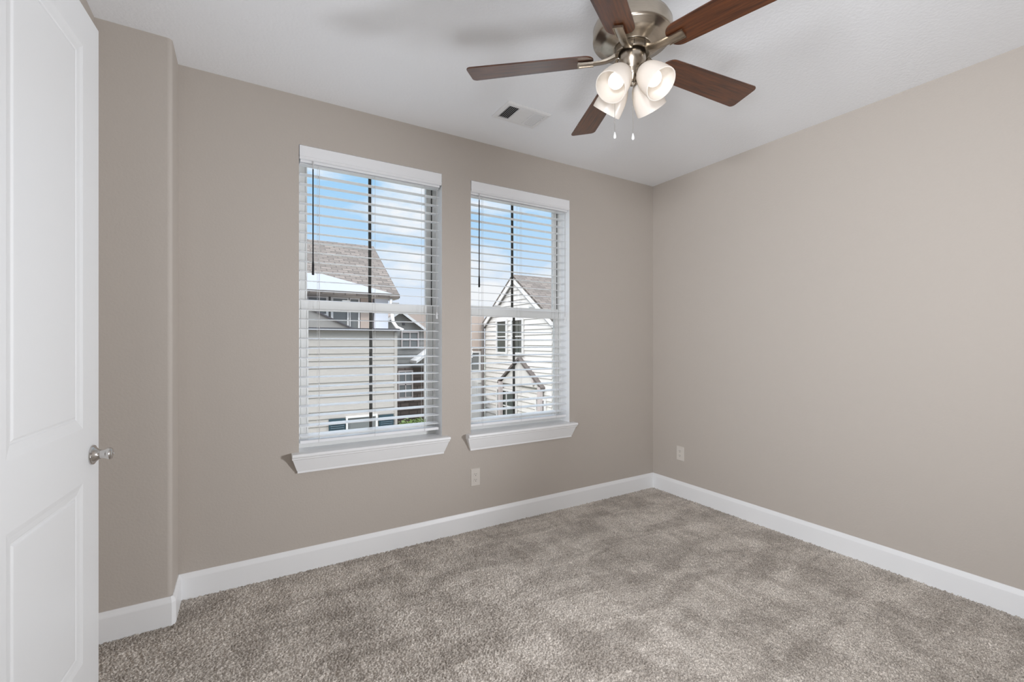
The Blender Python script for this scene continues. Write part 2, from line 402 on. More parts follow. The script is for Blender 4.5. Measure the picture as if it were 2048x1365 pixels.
# ------------------------------------------------------------------ windows
def window(n, x0, x1, z0, z1):
    yf = YW + 0.115                                  # face of the vinyl frame
    root = tag(empty('window_%d' % n, ((x0 + x1) / 2, YW + 0.1, z0)), ['white single-hung window nearer the door', 'white single-hung window nearer the right corner'][n - 1], 'window', kind='structure')
    zm0, zm1 = (1.508, 1.576) if n == 1 else (1.511, 1.592)
    f = 0.018
    bm = bmesh.new()
    for b in ((x0, x0 + f, yf, yf + 0.055, z0, z1), (x1 - f, x1, yf, yf + 0.055, z0, z1), (x0 + f, x1 - f, yf, yf + 0.055, z1 - 0.03, z1), (x0 + f, x1 - f, yf, yf + 0.055, z0, z0 + 0.035)):
        box(bm, *b)
    build('window_frame', bm, M_vinyl, root, bevel=0.002)
    def sash(name, ya, yb, za, zb, st, rb, rt):
        bm = bmesh.new(); a, b = x0 + f + 0.003, x1 - f - 0.003
        box(bm, a, a + st, ya, yb, za, zb); box(bm, b - st, b, ya, yb, za, zb)
        box(bm, a + st, b - st, ya, yb, za, za + rb); box(bm, a + st, b - st, ya, yb, zb - rt, zb)
        # inner glazing bead
        y = ya - 0.004
        for q in ((a + st - 0.008, a + st + 0.002, y, yb, za + rb, zb - rt), (b - st - 0.002, b - st + 0.008, y, yb, za + rb, zb - rt)): box(bm, *q)
        s = build(name, bm, M_vinyl, root, bevel=0.002)
        yg = (ya + yb) / 2
        build('glass_pane', boxes((a + st - 0.004, b - st + 0.004, yg, yg + 0.004, za + rb - 0.004, zb - rt + 0.004)), M_glass, s)
        xm = (x0 + x1) / 2
        build('grille_bar', boxes((xm - 0.0095, xm + 0.0095, yg + 0.006, yg + 0.012, za + rb - 0.004, zb - rt + 0.004)), M_munt, s)
        return s
    sash('upper_sash', yf + 0.030, yf + 0.052, zm0 + 0.004, z1 - 0.03, 0.036, zm1 - zm0 - 0.006, 0.03)
    sash('lower_sash', yf + 0.004, yf + 0.026, z0 + 0.036, zm1 - 0.004, 0.040, 0.045, zm1 - zm0 - 0.008)
    bm = bmesh.new()
    for xx in (x0 + 0.28, x1 - 0.28): box(bm, xx - 0.022, xx + 0.022, yf - 0.002, yf + 0.02, zm1 - 0.004, zm1 + 0.008)
    build('sash_lock', bm, M_vinyl, root, bevel=0.002)
    build('sash_track', boxes((x1 - f - 0.0045, x1 - f - 0.0005, yf + 0.0245, yf + 0.0295, zm1, z1 - 0.03)), M_dark, root)
    # stool and apron
    zs = z0 + 0.004
    bm = bmesh.new()
    e = 0.040; pr = 0.062; th = 0.022
    prof = []
    for i in range(9):
        a = math.pi / 2 - i * math.pi / 8
        prof.append((YW - pr + 0.008 - 0.008 * math.cos(a), zs - th / 2 + th / 2 * math.sin(a)))
    pl = [(YW, zs)] + prof + [(YW, zs - th)]
    prism(bm, [(x0 - e, y, z) for y, z in pl], (x1 - x0 + 2 * e, 0, 0))
    box(bm, x0, x1, YW, yf + 0.004, zs - th, zs)
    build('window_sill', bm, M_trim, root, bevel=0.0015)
    # sloped apron with tapered ends
    bm = bmesh.new()
    zt, zb = zs - th, z0 - 0.113
    secs = [(0.030, 0.046, zt), (0.030, 0.046, zt - 0.010), (0.026, 0.040, zt - 0.014), (0.004, 0.018, zb + 0.016), (0.000, 0.016, zb + 0.012), (0.000, 0.016, zb)]
    rings = [[bm.verts.new(p) for p in ((x0 - 0.009 - ex, YW, z), (x0 - 0.009 - ex, YW - d, z), (x1 + 0.009 + ex, YW - d, z), (x1 + 0.009 + ex, YW, z))] for ex, d, z in secs]
    for a, b in zip(rings, rings[1:]):
        for k in range(4): bm.faces.new((a[k], a[(k + 1) % 4], b[(k + 1) % 4], b[k]))
    bm.faces.new(rings[0]); bm.faces.new(rings[-1][::-1])
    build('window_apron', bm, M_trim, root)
for i, w in enumerate(WIN): window(i + 1, *w)

def blind(x0, x1, z0, z1, label, wand_x):
    yc = YW + 0.060
    root = tag(empty('window_blind', ((x0 + x1) / 2, yc, z0 + 0.03)), label, 'blind', 'open white slatted blinds in the two windows')
    a, b = x0 + 0.008, x1 - 0.008
    # valance: bevelled cornice flush with the wall
    bm = bmesh.new()
    zt, zb = z1 - 0.003, z1 - 0.078
    prof = [(YW + 0.004, zt), (YW - 0.004, zt), (YW - 0.004, zb + 0.016), (YW - 0.007, zb + 0.013), (YW - 0.007, zb + 0.010), (YW + 0.003, zb), (YW + 0.010, zb), (YW + 0.010, zt)]
    prism(bm, [(x0 + 0.003, y, z) for y, z in prof], (x1 - x0 - 0.006, 0, 0))
    build('valance', bm, M_slat, root)
    build('headrail', boxes((a, b, YW + 0.016, YW + 0.090, z1 - 0.090, z1 - 0.006)), M_slat, root, bevel=0.003)
    bm = bmesh.new()
    sw, n = 0.0635, 29
    pitch = 0.057; ztop = 2.366 + (z1 - 2.459)
    for k in range(n):
        z = ztop - pitch * k
        m = 6
        crown = lambda s: 0.0022 * (1 - (2 * s - 1) ** 2)
        up = [(yc - sw / 2 + sw * i / m, z + 0.0012 + crown(i / m) + (i / m - 0.5) * sw * 0.088) for i in range(m + 1)]
        dn = [(y, zz - 0.0025) for y, zz in reversed(up)]
        prism(bm, [(a, y, zz) for y, zz in up + dn], (b - a, 0, 0))
    build('slat_panel', bm, M_slat, root)
    zr = z0 + 0.042
    build('bottom_rail', boxes((a, b, yc - sw / 2, yc + sw / 2, zr, zr + 0.019)), M_slat, root, bevel=0.004)
    for xx in (x0 + 0.110, (x0 + x1) / 2, x1 - 0.110):
        bm = bmesh.new()
        for yy in (yc - sw / 2 - 0.0015, yc + sw / 2 + 0.0015):
            tube(bm, [(xx, yy, zr), (xx, yy, z1 - 0.07)], 0.0009, 5)
        for k in range(n):
            z = ztop - pitch * k - 0.003
            tube(bm, [(xx, yc - sw / 2, z), (xx, yc + sw / 2, z)], 0.0006, 4)
        tube(bm, [(xx + 0.008, yc, zr), (xx + 0.008, yc, z1 - 0.06)], 0.0010, 5)
        build('ladder_cord', bm, M_cord, root)
    # tilt wand hanging from the headrail
    zt = z1 - 0.070; zb = z1 - 0.745; yw = YW + 0.012
    bm = bmesh.new()
    tube(bm, [(wand_x, yw, zb), (wand_x, yw, zb + 0.002), (wand_x, yw, zb + 0.060), (wand_x, yw, zb + 0.085), (wand_x, yw, z1 - 0.125)],
         [0.0055, 0.0068, 0.0060, 0.0036, 0.0034], 12)
    w = build('tilt_wand', bm, M_wand, root, smooth=True)
    bm = bmesh.new(); tube(bm, [(wand_x, yw, z1 - 0.127), (wand_x, yw, z1 - 0.085), (wand_x, yw + 0.02, z1 - 0.06)], 0.0034, 10)
    build('wand_hook', bm, M_clear, w, smooth=True)
    # lift cord with small tassel at the far side
    bm = bmesh.new(); xl = x1 - 0.030; yl = YW + 0.022
    tube(bm, [(xl, yl, z1 - 0.07), (xl, yl, 1.52)], 0.0011, 5); tube(bm, [(xl + 0.004, yl, z1 - 0.07), (xl + 0.004, yl, 1.52)], 0.0011, 5)
    c = build('lift_cord', bm, M_cord, root)
    bm = bmesh.new(); lathe(bm, [(0, 0.045), (0.003, 0.045), (0.0055, 0.012), (0.006, 0), (0, 0)], 12, Matrix.Translation((xl + 0.002, yl, 1.478)))
    build('cord_tassel', bm, M_slat, c, smooth=True)
blind(*WIN[0], 'open white slatted blind in the window nearer the door', 0.348)
blind(*WIN[1], 'open white slatted blind in the window nearer the right corner', 1.436)

# ------------------------------------------------------------------ door
def door():
    E = Vector((-0.445, 2.130, 0)); D = Vector((0.0786, 0.9969, 0)); N = Vector((0.9969, -0.0786, 0))   # latch edge, towards the latch, out of the face
    Wd, z0, z1, th = 0.717, 0.014, 2.431, 0.035
    P = lambda s, z, n: tuple(E - D * s + N * n + Vector((0, 0, z)))
    bm = bmesh.new()
    pan = [(0.134, 0.583, 1.033, 2.300), (0.134, 0.583, 0.257, 0.855)]
    ss = [0, 0.134, 0.583, Wd]; zs = [z0, 0.257, 0.855, 1.033, 2.300, z1]
    def q(*p): bm.faces.new([bm.verts.new(v) for v in p])
    for side in (0, -th):
        sg = 1 if side == 0 else -1
        for a, b in zip(ss, ss[1:]):
            for c, d in zip(zs, zs[1:]):
                if a == 0.134 and (c in (0.257, 1.033)): continue
                q(P(a, c, side), P(b, c, side), P(b, d, side), P(a, d, side))
        for a, b, c, d in pan:
            lv = [(0, 0), (0.005, -0.0010), (0.016, -0.0040), (0.032, -0.0062), (0.035, -0.0080), (0.040, -0.0080), (0.045, -0.0052), (0.048, -0.0048)]
            R = [[bm.verts.new(P(s, z, side + sg * dep)) for s, z in ((a + i, c + i), (b - i, c + i), (b - i, d - i), (a + i, d - i))] for i, dep in lv]
            for u, v in zip(R, R[1:]):
                for k in range(4): bm.faces.new((u[k], u[(k + 1) % 4], v[(k + 1) % 4], v[k]))
            bm.faces.new(R[-1])
    for a, b in ((0, 0), (Wd, Wd)):
        q(P(a, z0, 0), P(a, z1, 0), P(a, z1, -th), P(a, z0, -th))
    for z in (z0, z1): q(P(0, z, 0), P(Wd, z, 0), P(Wd, z, -th), P(0, z, -th))
    bmesh.ops.remove_doubles(bm, verts=bm.verts, dist=1e-5)
    dr = build('door_1', bm, M_door, origin=tuple(E))
    tag(dr, 'open white two-panel door with satin nickel knob', 'door', kind='structure')
    K = E - D * 0.0588 + Vector((0, 0, 0.930))
    bm = bmesh.new()
    lathe(bm, [(0, -0.001), (0.0335, -0.001), (0.0340, 0.003), (0.0325, 0.006), (0.027, 0.0085), (0.0185, 0.017), (0.0165, 0.020), (0.0160, 0.023), (0, 0.023)], 48, frame_at(K, N))
    kn = build('door_knob', bm, M_chrome, dr, smooth=True)
    bm = bmesh.new()
    lathe(bm, [(0, 0.020), (0.0150, 0.020), (0.0142, 0.027), (0.0150, 0.034), (0.0178, 0.040), (0.0205, 0.0445), (0.0210, 0.049), (0.0185, 0.053), (0.0120, 0.0555), (0.0035, 0.056), (0.0035, 0.060), (0, 0.0603)], 40, frame_at(K, N))
    build('knob_grip', bm, M_chrome, kn, smooth=True)
    return dr
door()

# ------------------------------------------------------------------ outlets, vent
def outlet(c, u, n, label):
    """c centre on the wall, u horizontal axis on the wall, n out of the wall"""
    c, u, n = Vector(c), Vector(u), Vector(n); up = Vector((0, 0, 1))
    root = tag(empty('wall_outlet', c), label, 'outlet', 'duplex wall outlets')
    def slab(bm, uu, zz, w, h, d0, d1, bev=0.0):
        a = [c + u * (uu + s * w / 2) + up * (zz + t * h / 2) + n * d0 for s, t in ((-1, -1), (1, -1), (1, 1), (-1, 1))]
        b = [c + u * (uu + s * (w / 2 - bev)) + up * (zz + t * (h / 2 - bev)) + n * d1 for s, t in ((-1, -1), (1, -1), (1, 1), (-1, 1))]
        a = [bm.verts.new(p) for p in a]; b = [bm.verts.new(p) for p in b]
        bm.faces.new(a[::-1]); bm.faces.new(b)
        for k in range(4): bm.faces.new((a[k], a[(k + 1) % 4], b[(k + 1) % 4], b[k]))
    bm = bmesh.new(); slab(bm, 0, 0, 0.075, 0.123, -0.001, 0.0065, 0.004)
    build('cover_plate', bm, M_plate, root)
    for zz in (0.0195, -0.0195):
        bm = bmesh.new()
        pts = []
        for i in range(28):
            a = 2 * math.pi * i / 28
            pts.append((max(-0.0165, min(0.0165, 0.0178 * math.cos(a))), max(-0.0135, min(0.0135, 0.0178 * math.sin(a)))))
        prism(bm, [c + u * p + up * (zz + q) + n * 0.006 for p, q in pts], n * 0.0025)
        r = build('receptacle', bm, M_plate, root)
        bm = bmesh.new()
        slab(bm, -0.006, zz + 0.004, 0.0022, 0.0085, 0.007, 0.0088); slab(bm, 0.006, zz + 0.004, 0.0022, 0.0070, 0.007, 0.0088); slab(bm, 0, zz - 0.0068, 0.0046, 0.0046, 0.007, 0.0088)
        build('socket_slot', bm, M_dark, r)
    bm = bmesh.new(); lathe(bm, [(0, 0.006), (0.003, 0.006), (0.003, 0.0072), (0, 0.0078)], 12, frame_at(c, n))
    build('plate_screw', bm, M_plate, root, smooth=True)
outlet((1.3985, YW, 0.369), (1, 0, 0), (0, -1, 0), 'white duplex outlet low on the wall beneath the two windows')
outlet((XR, 2.535, 0.369), (0, -1, 0), (-1, 0, 0), 'white duplex outlet on the blank right wall near the corner')

def vent():
    x0, x1, y0, y1 = 1.332, 1.642, 2.262, 2.470
    root = tag(empty('ceiling_vent', ((x0 + x1) / 2, (y0 + y1) / 2, ZC)), 'white louvred air vent set in the ceiling near the windows', 'vent')
    zb = ZC - 0.010
    ix0, ix1, iy0, iy1 = x0 + 0.028, x1 - 0.028, y0 + 0.030, y1 - 0.030
    bm = bmesh.new()
    # bevelled flange
    o_ = [(x0, y0), (x1, y0), (x1, y1), (x0, y1)]; m_ = [(x0 + 0.008, y0 + 0.008), (x1 - 0.008, y0 + 0.008), (x1 - 0.008, y1 - 0.008), (x0 + 0.008, y1 - 0.008)]
    i_ = [(ix0, iy0), (ix1, iy0), (ix1, iy1), (ix0, iy1)]
    R = [[bm.verts.new((x, y, z)) for x, y in loop] for loop, z in ((o_, ZC), (o_, ZC - 0.004), (m_, zb), (i_, zb), (i_, ZC - 0.001))]
    for a, b in zip(R, R[1:]):
        for k in range(4): bm.faces.new((a[k], a[(k + 1) % 4], b[(k + 1) % 4], b[k]))
    fr = build('vent_frame', bm, M_ventw, root)
    build('vent_duct', boxes((ix0, ix1, iy0, iy1, ZC - 0.0015, ZC - 0.0003)), M_ventbk, root)
    xa, xb = ix0 + 0.078, ix1 - 0.078
    for xx in (xa, xb): build('vent_divider', boxes((xx - 0.004, xx + 0.004, iy0, iy1, zb - 0.0005, ZC - 0.0015)), M_ventw, root)
    def louvre(bm, p, along, tilt):
        """thin blade: centre p, along 'x' or 'y' range, tilt sign"""
        (l0, l1), c0 = along, p
        w, h = 0.0085, 0.0075
        t = 0.0009
        for (e0, e1) in ((l0, l1),):
            if tilt[1] == 'y':   # blade runs along y, slants in x
                s = tilt[0]
                pts = [(c0 - s * w / 2, zb), (c0 - s * w / 2 + t, zb), (c0 + s * w / 2 + t, zb + h), (c0 + s * w / 2, zb + h)]
                prism(bm, [(x, e0, z) for x, z in pts], (0, e1 - e0, 0))
            else:
                s = tilt[0]
                pts = [(c0 - s * w / 2, zb), (c0 - s * w / 2 + t, zb), (c0 + s * w / 2 + t, zb + h), (c0 + s * w / 2, zb + h)]
                prism(bm, [(e0, y, z) for y, z in pts], (e1 - e0, 0, 0))
    bm = bmesh.new()
    n = 6
    for k in range(n): louvre(bm, ix0 + 0.008 + k * (xa - 0.012 - ix0) / (n - 0.5), (iy0, iy1), (1, 'y'))
    build('louvre', bm, M_ventw, root)
    bm = bmesh.new()
    n = 11
    for k in range(n): louvre(bm, iy0 + 0.007 + k * (iy1 - iy0 - 0.012) / (n - 1), (xa + 0.004, xb - 0.004), (-1, 'x'))
    build('louvre', bm, M_ventw, root)
    bm = bmesh.new()
    n = 6
    for k in range(n): louvre(bm, xb + 0.010 + k * (ix1 - xb - 0.012) / (n - 0.5), (iy0, iy1), (-1, 'y'))
    build('louvre', bm, M_ventw, root)
    bm = bmesh.new(); box(bm, ix1 - 0.004, ix1 + 0.002, iy0 + 0.03, iy0 + 0.05, zb - 0.012, zb)
    build('damper_lever', bm, M_ventw, root)
vent()

# ------------------------------------------------------------------ ceiling fan
def fan():
    C = Vector((1.3146, 1.2696, 0))
    root = tag(empty('ceiling_fan', (C.x, C.y, ZC)), 'brushed nickel ceiling fan with five walnut blades and four lit frosted shades', 'ceiling fan')
    T0 = Matrix.Translation(C)
    bm = bmesh.new()
    lathe(bm, [(0, ZC), (0.068, ZC), (0.066, ZC - 0.018), (0.050, ZC - 0.045), (0.020, ZC - 0.060), (0.0127, ZC - 0.062), (0.0127, 2.640), (0.030, 2.636), (0.034, 2.590), (0, 2.588)], 40, T0)
    build('downrod', bm, M_nickel, root, smooth=True)
    bm = bmesh.new()
    lathe(bm, [(0, 2.600), (0.060, 2.600), (0.115, 2.592), (0.142, 2.578), (0.152, 2.558), (0.153, 2.520), (0.152, 2.512), (0.147, 2.506), (0.128, 2.500), (0.126, 2.4975), (0.100, 2.489), (0.074, 2.482), (0.072, 2.480), (0, 2.480)], 72, T0)
    build('motor_housing', bm, M_nickel, root, smooth=True)
    bm = bmesh.new()
    lathe(bm, [(0.060, 2.480), (0.068, 2.479), (0.0695, 2.476), (0.0695, 2.455), (0.0715, 2.453), (0.0700, 2.4505), (0.0640, 2.4515), (0.0630, 2.470), (0, 2.472)], 60, T0)
    fw = build('blade_hub', bm, M_nickel, root, smooth=True)
    for k in range(10):
        a = 0.25 + k * math.pi / 5
        M = Matrix.Translation(C) @ Matrix.Rotation(a, 4, 'Z')
        bm = bmesh.new()
        vs = box(bm, 0.0690, 0.0700, -0.0008, 0.0008, 2.456, 2.478); bmesh.ops.transform(bm, matrix=M, verts=vs)
        build('hub_seam', bm, M_dark, fw)
    # blades
    ph = 2.4282; zb = 2.446; pitch = math.radians(-11)
    for k in range(5):
        a = ph + k * 2 * math.pi / 5
        B = bmesh.new()
        r0, r1 = 0.150, 0.662
        L = r1 - r0
        pts = []
        rc = 0.042
        hw0, hw1 = 0.0545, 0.0675
        for i in range(9):                                   # root corner
            t = i / 8 * math.pi / 2
            pts.append((rc - rc * math.cos(t), hw0 - rc + rc * math.sin(t)))
        rt = 0.020
        for i in range(7):                                   # tip corner
            t = i / 6 * math.pi / 2
            pts.append((L - rt + rt * math.sin(t), hw1 - rt + rt * math.cos(t)))
        full = pts + [(x, -y) for x, y in reversed(pts)]
        th = 0.0055
        lo = [B.verts.new((r0 + x, y, -th / 2)) for x, y in full]; hi = [B.verts.new((r0 + x, y, th / 2)) for x, y in full]
        B.faces.new(lo[::-1]); B.faces.new(hi)
        m = len(full)
        for i in range(m): B.faces.new((lo[i], lo[(i + 1) % m], hi[(i + 1) % m], hi[i]))
        me = bpy.data.meshes.new('blade'); bmesh.ops.recalc_face_normals(B, faces=B.faces); B.to_mesh(me); B.free(); me.materials.append(M_wood)
        bl = bpy.data.objects.new('blade', me); COL.objects.link(bl); bl.parent = root
        bl.location = Vector((0, 0, zb - ZC)); bl.rotation_euler = (Matrix.Rotation(a, 3, 'Z') @ Matrix.Rotation(pitch, 3, 'X')).to_euler()
        bv = bl.modifiers.new('bevel', 'BEVEL'); bv.width = 0.0015; bv.segments = 2; bv.limit_method = 'ANGLE'; bv.angle_limit = math.radians(60)
        # iron: a tapered arm from hub to the underside of the blade, with a recessed flat end
        I = bmesh.new()
        path = [(0.066, 0.019, 0.006, 0.016), (0.080, 0.018, 0.000, 0.012), (0.100, 0.016, -0.006, 0.010), (0.125, 0.0155, -0.0095, 0.008), (0.150, 0.016, -0.0105, 0.007), (0.185, 0.0175, -0.0105, 0.0065), (0.212, 0.0190, -0.0100, 0.0065)]
        rg = []
        for x, hw, z, t in path:
            rg.append([I.verts.new(p) for p in ((x, -hw, z + t / 2), (x, -hw, z - t / 2 + 0.002), (x, -hw + 0.003, z - t / 2), (x, hw - 0.003, z - t / 2), (x, hw, z - t / 2 + 0.002), (x, hw, z + t / 2))])
        for u, v in zip(rg, rg[1:]):
            for i in range(6): I.faces.new((u[i], u[(i + 1) % 6], v[(i + 1) % 6], v[i]))
        I.faces.new(rg[0]); I.faces.new(rg[-1][::-1])
        bmesh.ops.recalc_face_normals(I, faces=I.faces)
        me = bpy.data.meshes.new('blade_iron'); I.to_mesh(me); I.free(); me.materials.append(M_nickel)
        for p in me.polygons: p.use_smooth = True
        me.set_sharp_from_angle(angle=math.radians(35))
        ir = bpy.data.objects.new('blade_iron', me); COL.objects.link(ir); ir.parent = bl
        # thin raised lip at the free end
        I = bmesh.new()
        for bx in ((0.209, 0.213, -0.0185, 0.0185), (0.150, 0.213, -0.0188, -0.0160), (0.150, 0.213, 0.0160, 0.0188)):
            box(I, bx[0], bx[1], bx[2], bx[3], -0.0150, -0.0125)
        me2 = bpy.data.meshes.new('iron_lip'); I.to_mesh(me2); I.free()
        bm2 = bmesh.new(); bm2.from_mesh(me); bm2.from_mesh(me2); bm2.to_mesh(me); bm2.free(); bpy.data.meshes.remove(me2)
    # light kit
    bm = bmesh.new()
    lathe(bm, [(0, 2.470), (0.050, 2.468), (0.0535, 2.455), (0.0530, 2.430), (0.048, 2.412), (0.038, 2.398), (0.034, 2.390), (0.034, 2.376), (0.029, 2.366), (0.014, 2.356), (0.010, 2.346), (0.012, 2.340), (0.007, 2.333), (0, 2.332)], 48, T0)
    build('switch_housing', bm, M_nickel, root, smooth=True)
    for k in range(4):
        a = 3.2661 + k * math.pi / 2
        rad = Vector((math.cos(a), math.sin(a), 0))
        ax = (rad * math.sin(math.radians(42)) - Vector((0, 0, 1)) * math.cos(math.radians(42))).normalized()
        rim = C + rad * 0.1307 + Vector((0, 0, 2.2805))
        L = 0.128
        F = frame_at(rim - ax * L, ax)
        bm = bmesh.new()
        lathe(bm, [(0.0, -0.016), (0.014, -0.016), (0.016, -0.004), (0.026, 0.000), (0.0285, 0.008), (0.0285, 0.020), (0.0, 0.020)], 32, F)
        tube(bm, [C + rad * 0.020 + Vector((0, 0, 2.385)), C + rad * 0.034 + Vector((0, 0, 2.384)), rim - ax * (L + 0.008)], 0.0085, 12)
        build('shade_holder', bm, M_nickel, root, smooth=True)
        out = [(0.0265, 0.010), (0.034, 0.016), (0.044, 0.030), (0.0515, 0.050), (0.0570, 0.075), (0.0600, 0.100), (0.0612, 0.120), (0.0612, 0.128)]
        inn = [(r - 0.0035, z) for r, z in reversed(out)]
        bm = bmesh.new(); lathe(bm, out + inn, 56, F)
        sh = build('lamp_shade', bm, M_shade, root, smooth=True)
        bm = bmesh.new()
        bp = [(0.0, 0.020), (0.0130, 0.022), (0.0135, 0.040), (0.020, 0.054)]
        bp += [(0.0300 * math.cos(t), 0.078 + 0.030 * math.sin(t)) for t in [math.radians(x) for x in range(-45, 91, 9)]]
        bp[-1] = (0, bp[-1][1])
        lathe(bm, bp, 36, F)
        build('light_bulb', bm, M_bulb, sh, smooth=True)
    rgt = Vector((math.cos(YAW), -math.sin(YAW), 0)); fwd = Vector((math.sin(YAW), math.cos(YAW), 0))
    for off, zt, zb2 in ((-rgt * 0.066 + fwd * 0.01, 2.44, 2.128), (rgt * 0.0 - fwd * 0.012, 2.345, 2.113)):
        p = C + off
        bm = bmesh.new()
        z = zt
        while z > zb2 + 0.026:
            lathe(bm, [(0, 0.0016), (0.0016, 0.0004), (0.0016, -0.0004), (0, -0.0016)], 8, Matrix.Translation((p.x, p.y, z))); z -= 0.0042
        tube(bm, [(p.x, p.y, zt), (p.x, p.y, zb2 + 0.024)], 0.0005, 5)
        if off.length > 0.03: tube(bm, [C + off * 0.7 + Vector((0, 0, 2.445)), C + off * 0.9 + Vector((0, 0, 2.446)), p + Vector((0, 0, zt))], 0.003, 8)
        ch = build('pull_chain', bm, M_chrome, root, smooth=True)
        bm = bmesh.new()
        lathe(bm, [(0, 0.026), (0.002, 0.026), (0.0035, 0.020), (0.0058, 0.010), (0.0055, 0.004), (0.003, 0.0005), (0.002, 0), (0, 0)], 16, Matrix.Translation((p.x, p.y, zb2)))
        build('pull_knob', bm, M_clear, ch, smooth=True)
fan()

# ------------------------------------------------------------------ outside: houses, shrubs, ground
M_cream = material('cream_siding', (0.395, 0.36, 0.325, 1), 0.8, vary=(6, 0.05, (1, 1, 6)))
M_whites = material('white_siding', (0.62, 0.59, 0.555, 1), 0.75, vary=(6, 0.05, (1, 1, 6)))
M_grey = material('grey_siding', (0.235, 0.225, 0.21, 1), 0.85, vary=(5, 0.06))
M_tan = material('pink_tan_stucco', (0.44, 0.36, 0.31, 1), 0.9, bump=(40, 0.3, 0.01))
M_pale = material('pale_blue_panel', (0.60, 0.62, 0.68, 1), 0.7)
M_exttrim = material('exterior_trim', (0.66, 0.64, 0.62, 1), 0.6)
M_beige = material('beige_fascia', (0.45, 0.40, 0.36, 1), 0.7)
M_flash = material('dark_flashing', (0.06, 0.055, 0.06, 1), 0.6)
M_teal = material('teal_shutter', (0.020, 0.048, 0.062, 1), 0.5)
M_pane = material('dark_house_glass', (0.050, 0.060, 0.052, 1), 0.08, spec=0.8)
M_paneg = material('grey_house_glass', (0.16, 0.165, 0.16, 1), 0.15, spec=0.6)
M_leaf = material('shrub_leaf', (0.11, 0.16, 0.035, 1), 0.6, vary=(3, 0.5))
M_ground = material('street_ground', (0.20, 0.20, 0.16, 1), 0.95, vary=(0.7, 0.3))
M_rake = material('taupe_roof_edge', (0.12, 0.10, 0.09, 1), 0.8)
M_column = material('porch_column', (0.48, 0.42, 0.40, 1), 0.7)

def shingle_mat(name, c1, c2):
    m = bpy.data.materials.new(name); m.use_nodes = True
    t = m.node_tree; p = t.nodes['Principled BSDF']
    c = t.nodes.new('ShaderNodeTexCoord'); mp = t.nodes.new('ShaderNodeMapping')
    b = t.nodes.new('ShaderNodeTexBrick')
    b.inputs['Color1'].default_value = c1; b.inputs['Color2'].default_value = c2; b.inputs['Mortar'].default_value = tuple(x * 0.45 for x in c1[:3]) + (1,)
    b.inputs['Scale'].default_value = 1.0; b.inputs['Brick Width'].default_value = 0.34; b.inputs['Row Height'].default_value = 0.16
    b.inputs['Mortar Size'].default_value = 0.020; b.inputs['Bias'].default_value = 0.0
    t.links.new(c.outputs['UV'], mp.inputs[0]); t.links.new(mp.outputs[0], b.inputs['Vector']); t.links.new(b.outputs['Color'], p.inputs['Base Color'])
    p.inputs['Roughness'].default_value = 0.95
    return m
M_shing = shingle_mat('brown_shingle', (0.170, 0.142, 0.122, 1), (0.100, 0.083, 0.071, 1))
M_brick = shingle_mat('dark_brick', (0.13, 0.10, 0.085, 1), (0.08, 0.06, 0.05, 1))

def uv_planar(o):
    """u along the horizontal of each face, v up its slope (metres)"""
    me = o.data; uv = me.uv_layers.new(name='uv')
    for p in me.polygons:
        n = p.normal; h = Vector((-n.y, n.x, 0))
        if h.length < 1e-4: h = Vector((1, 0, 0))
        h.normalize(); v = n.cross(h)
        for li in p.loop_indices:
            co = me.vertices[me.loops[li].vertex_index].co
            uv.data[li].uv = (co.dot(h), co.dot(v))
    return o

def lap(bm, p0, p1, z0, z1, nrm, pitch=0.16, lip=0.016):
    """lapped boards between two plan points; each board leans out at its lower edge. The top follows z1 (number or function of the fraction)"""
    p0, p1, nrm = Vector(p0), Vector(p1), Vector(nrm)
    top = z1 if callable(z1) else (lambda s: z1)
    z = z0
    zmax = max(top(i / 20) for i in range(21))
    while z < zmax - 1e-4:
        zz = min(z + pitch, zmax)
        # clip run where the top is below the board
        S = [i / 60 for i in range(61) if top(i / 60) >= (z + zz) / 2 - 1e-6]
        if S:
            a = p0.lerp(p1, S[0]); b = p0.lerp(p1, S[-1])
            q = [Vector((a.x, a.y, z)) + nrm * lip, Vector((b.x, b.y, z)) + nrm * lip, Vector((b.x, b.y, zz)), Vector((a.x, a.y, zz))]
            bm.faces.new([bm.verts.new(v) for v in q])
            q2 = [Vector((a.x, a.y, z)), Vector((b.x, b.y, z)), Vector((b.x, b.y, z)) + nrm * lip, Vector((a.x, a.y, z)) + nrm * lip]
            bm.faces.new([bm.verts.new(v) for v in q2])
        z = zz

def ext_window(root, c, u, n, w, h, bars=(1, 1), fw=0.07, mat=None, trim=None):
    c, u, n = Vector(c), Vector(u), Vector(n); up = Vector((0, 0, 1))
    def slab(bm, u0, u1, z0, z1, d0, d1):
        P = [c + u * a + up * b + n * d for d in (d0, d1) for a, b in ((u0, z0), (u1, z0), (u1, z1), (u0, z1))]
        v = [bm.verts.new(p) for p in P]
        for q in ((3, 2, 1, 0), (4, 5, 6, 7), (0, 1, 5, 4), (1, 2, 6, 5), (2, 3, 7, 6), (3, 0, 4, 7)): bm.faces.new([v[i] for i in q])
    bm = bmesh.new()
    W2, H2 = w / 2, h / 2
    slab(bm, -W2 - fw, -W2, -H2 - fw, H2 + fw, 0, 0.07); slab(bm, W2, W2 + fw, -H2 - fw, H2 + fw, 0, 0.07)
    slab(bm, -W2, W2, H2, H2 + fw, 0, 0.07); slab(bm, -W2, W2, -H2 - fw, -H2, 0, 0.09)
    for i in range(1, bars[0]): x = -W2 + w * i / bars[0]; slab(bm, x - 0.02, x + 0.02, -H2, H2, 0.01, 0.05)
    for i in range(1, bars[1]): z = -H2 + h * i / bars[1]; slab(bm, -W2, W2, z - 0.025, z + 0.025, 0.01, 0.05)
    f = build('window', bm, trim or M_exttrim, root)
    bm = bmesh.new(); slab(bm, -W2, W2, -H2, H2, 0.005, 0.02)
    build('pane', bm, mat or M_pane, f)

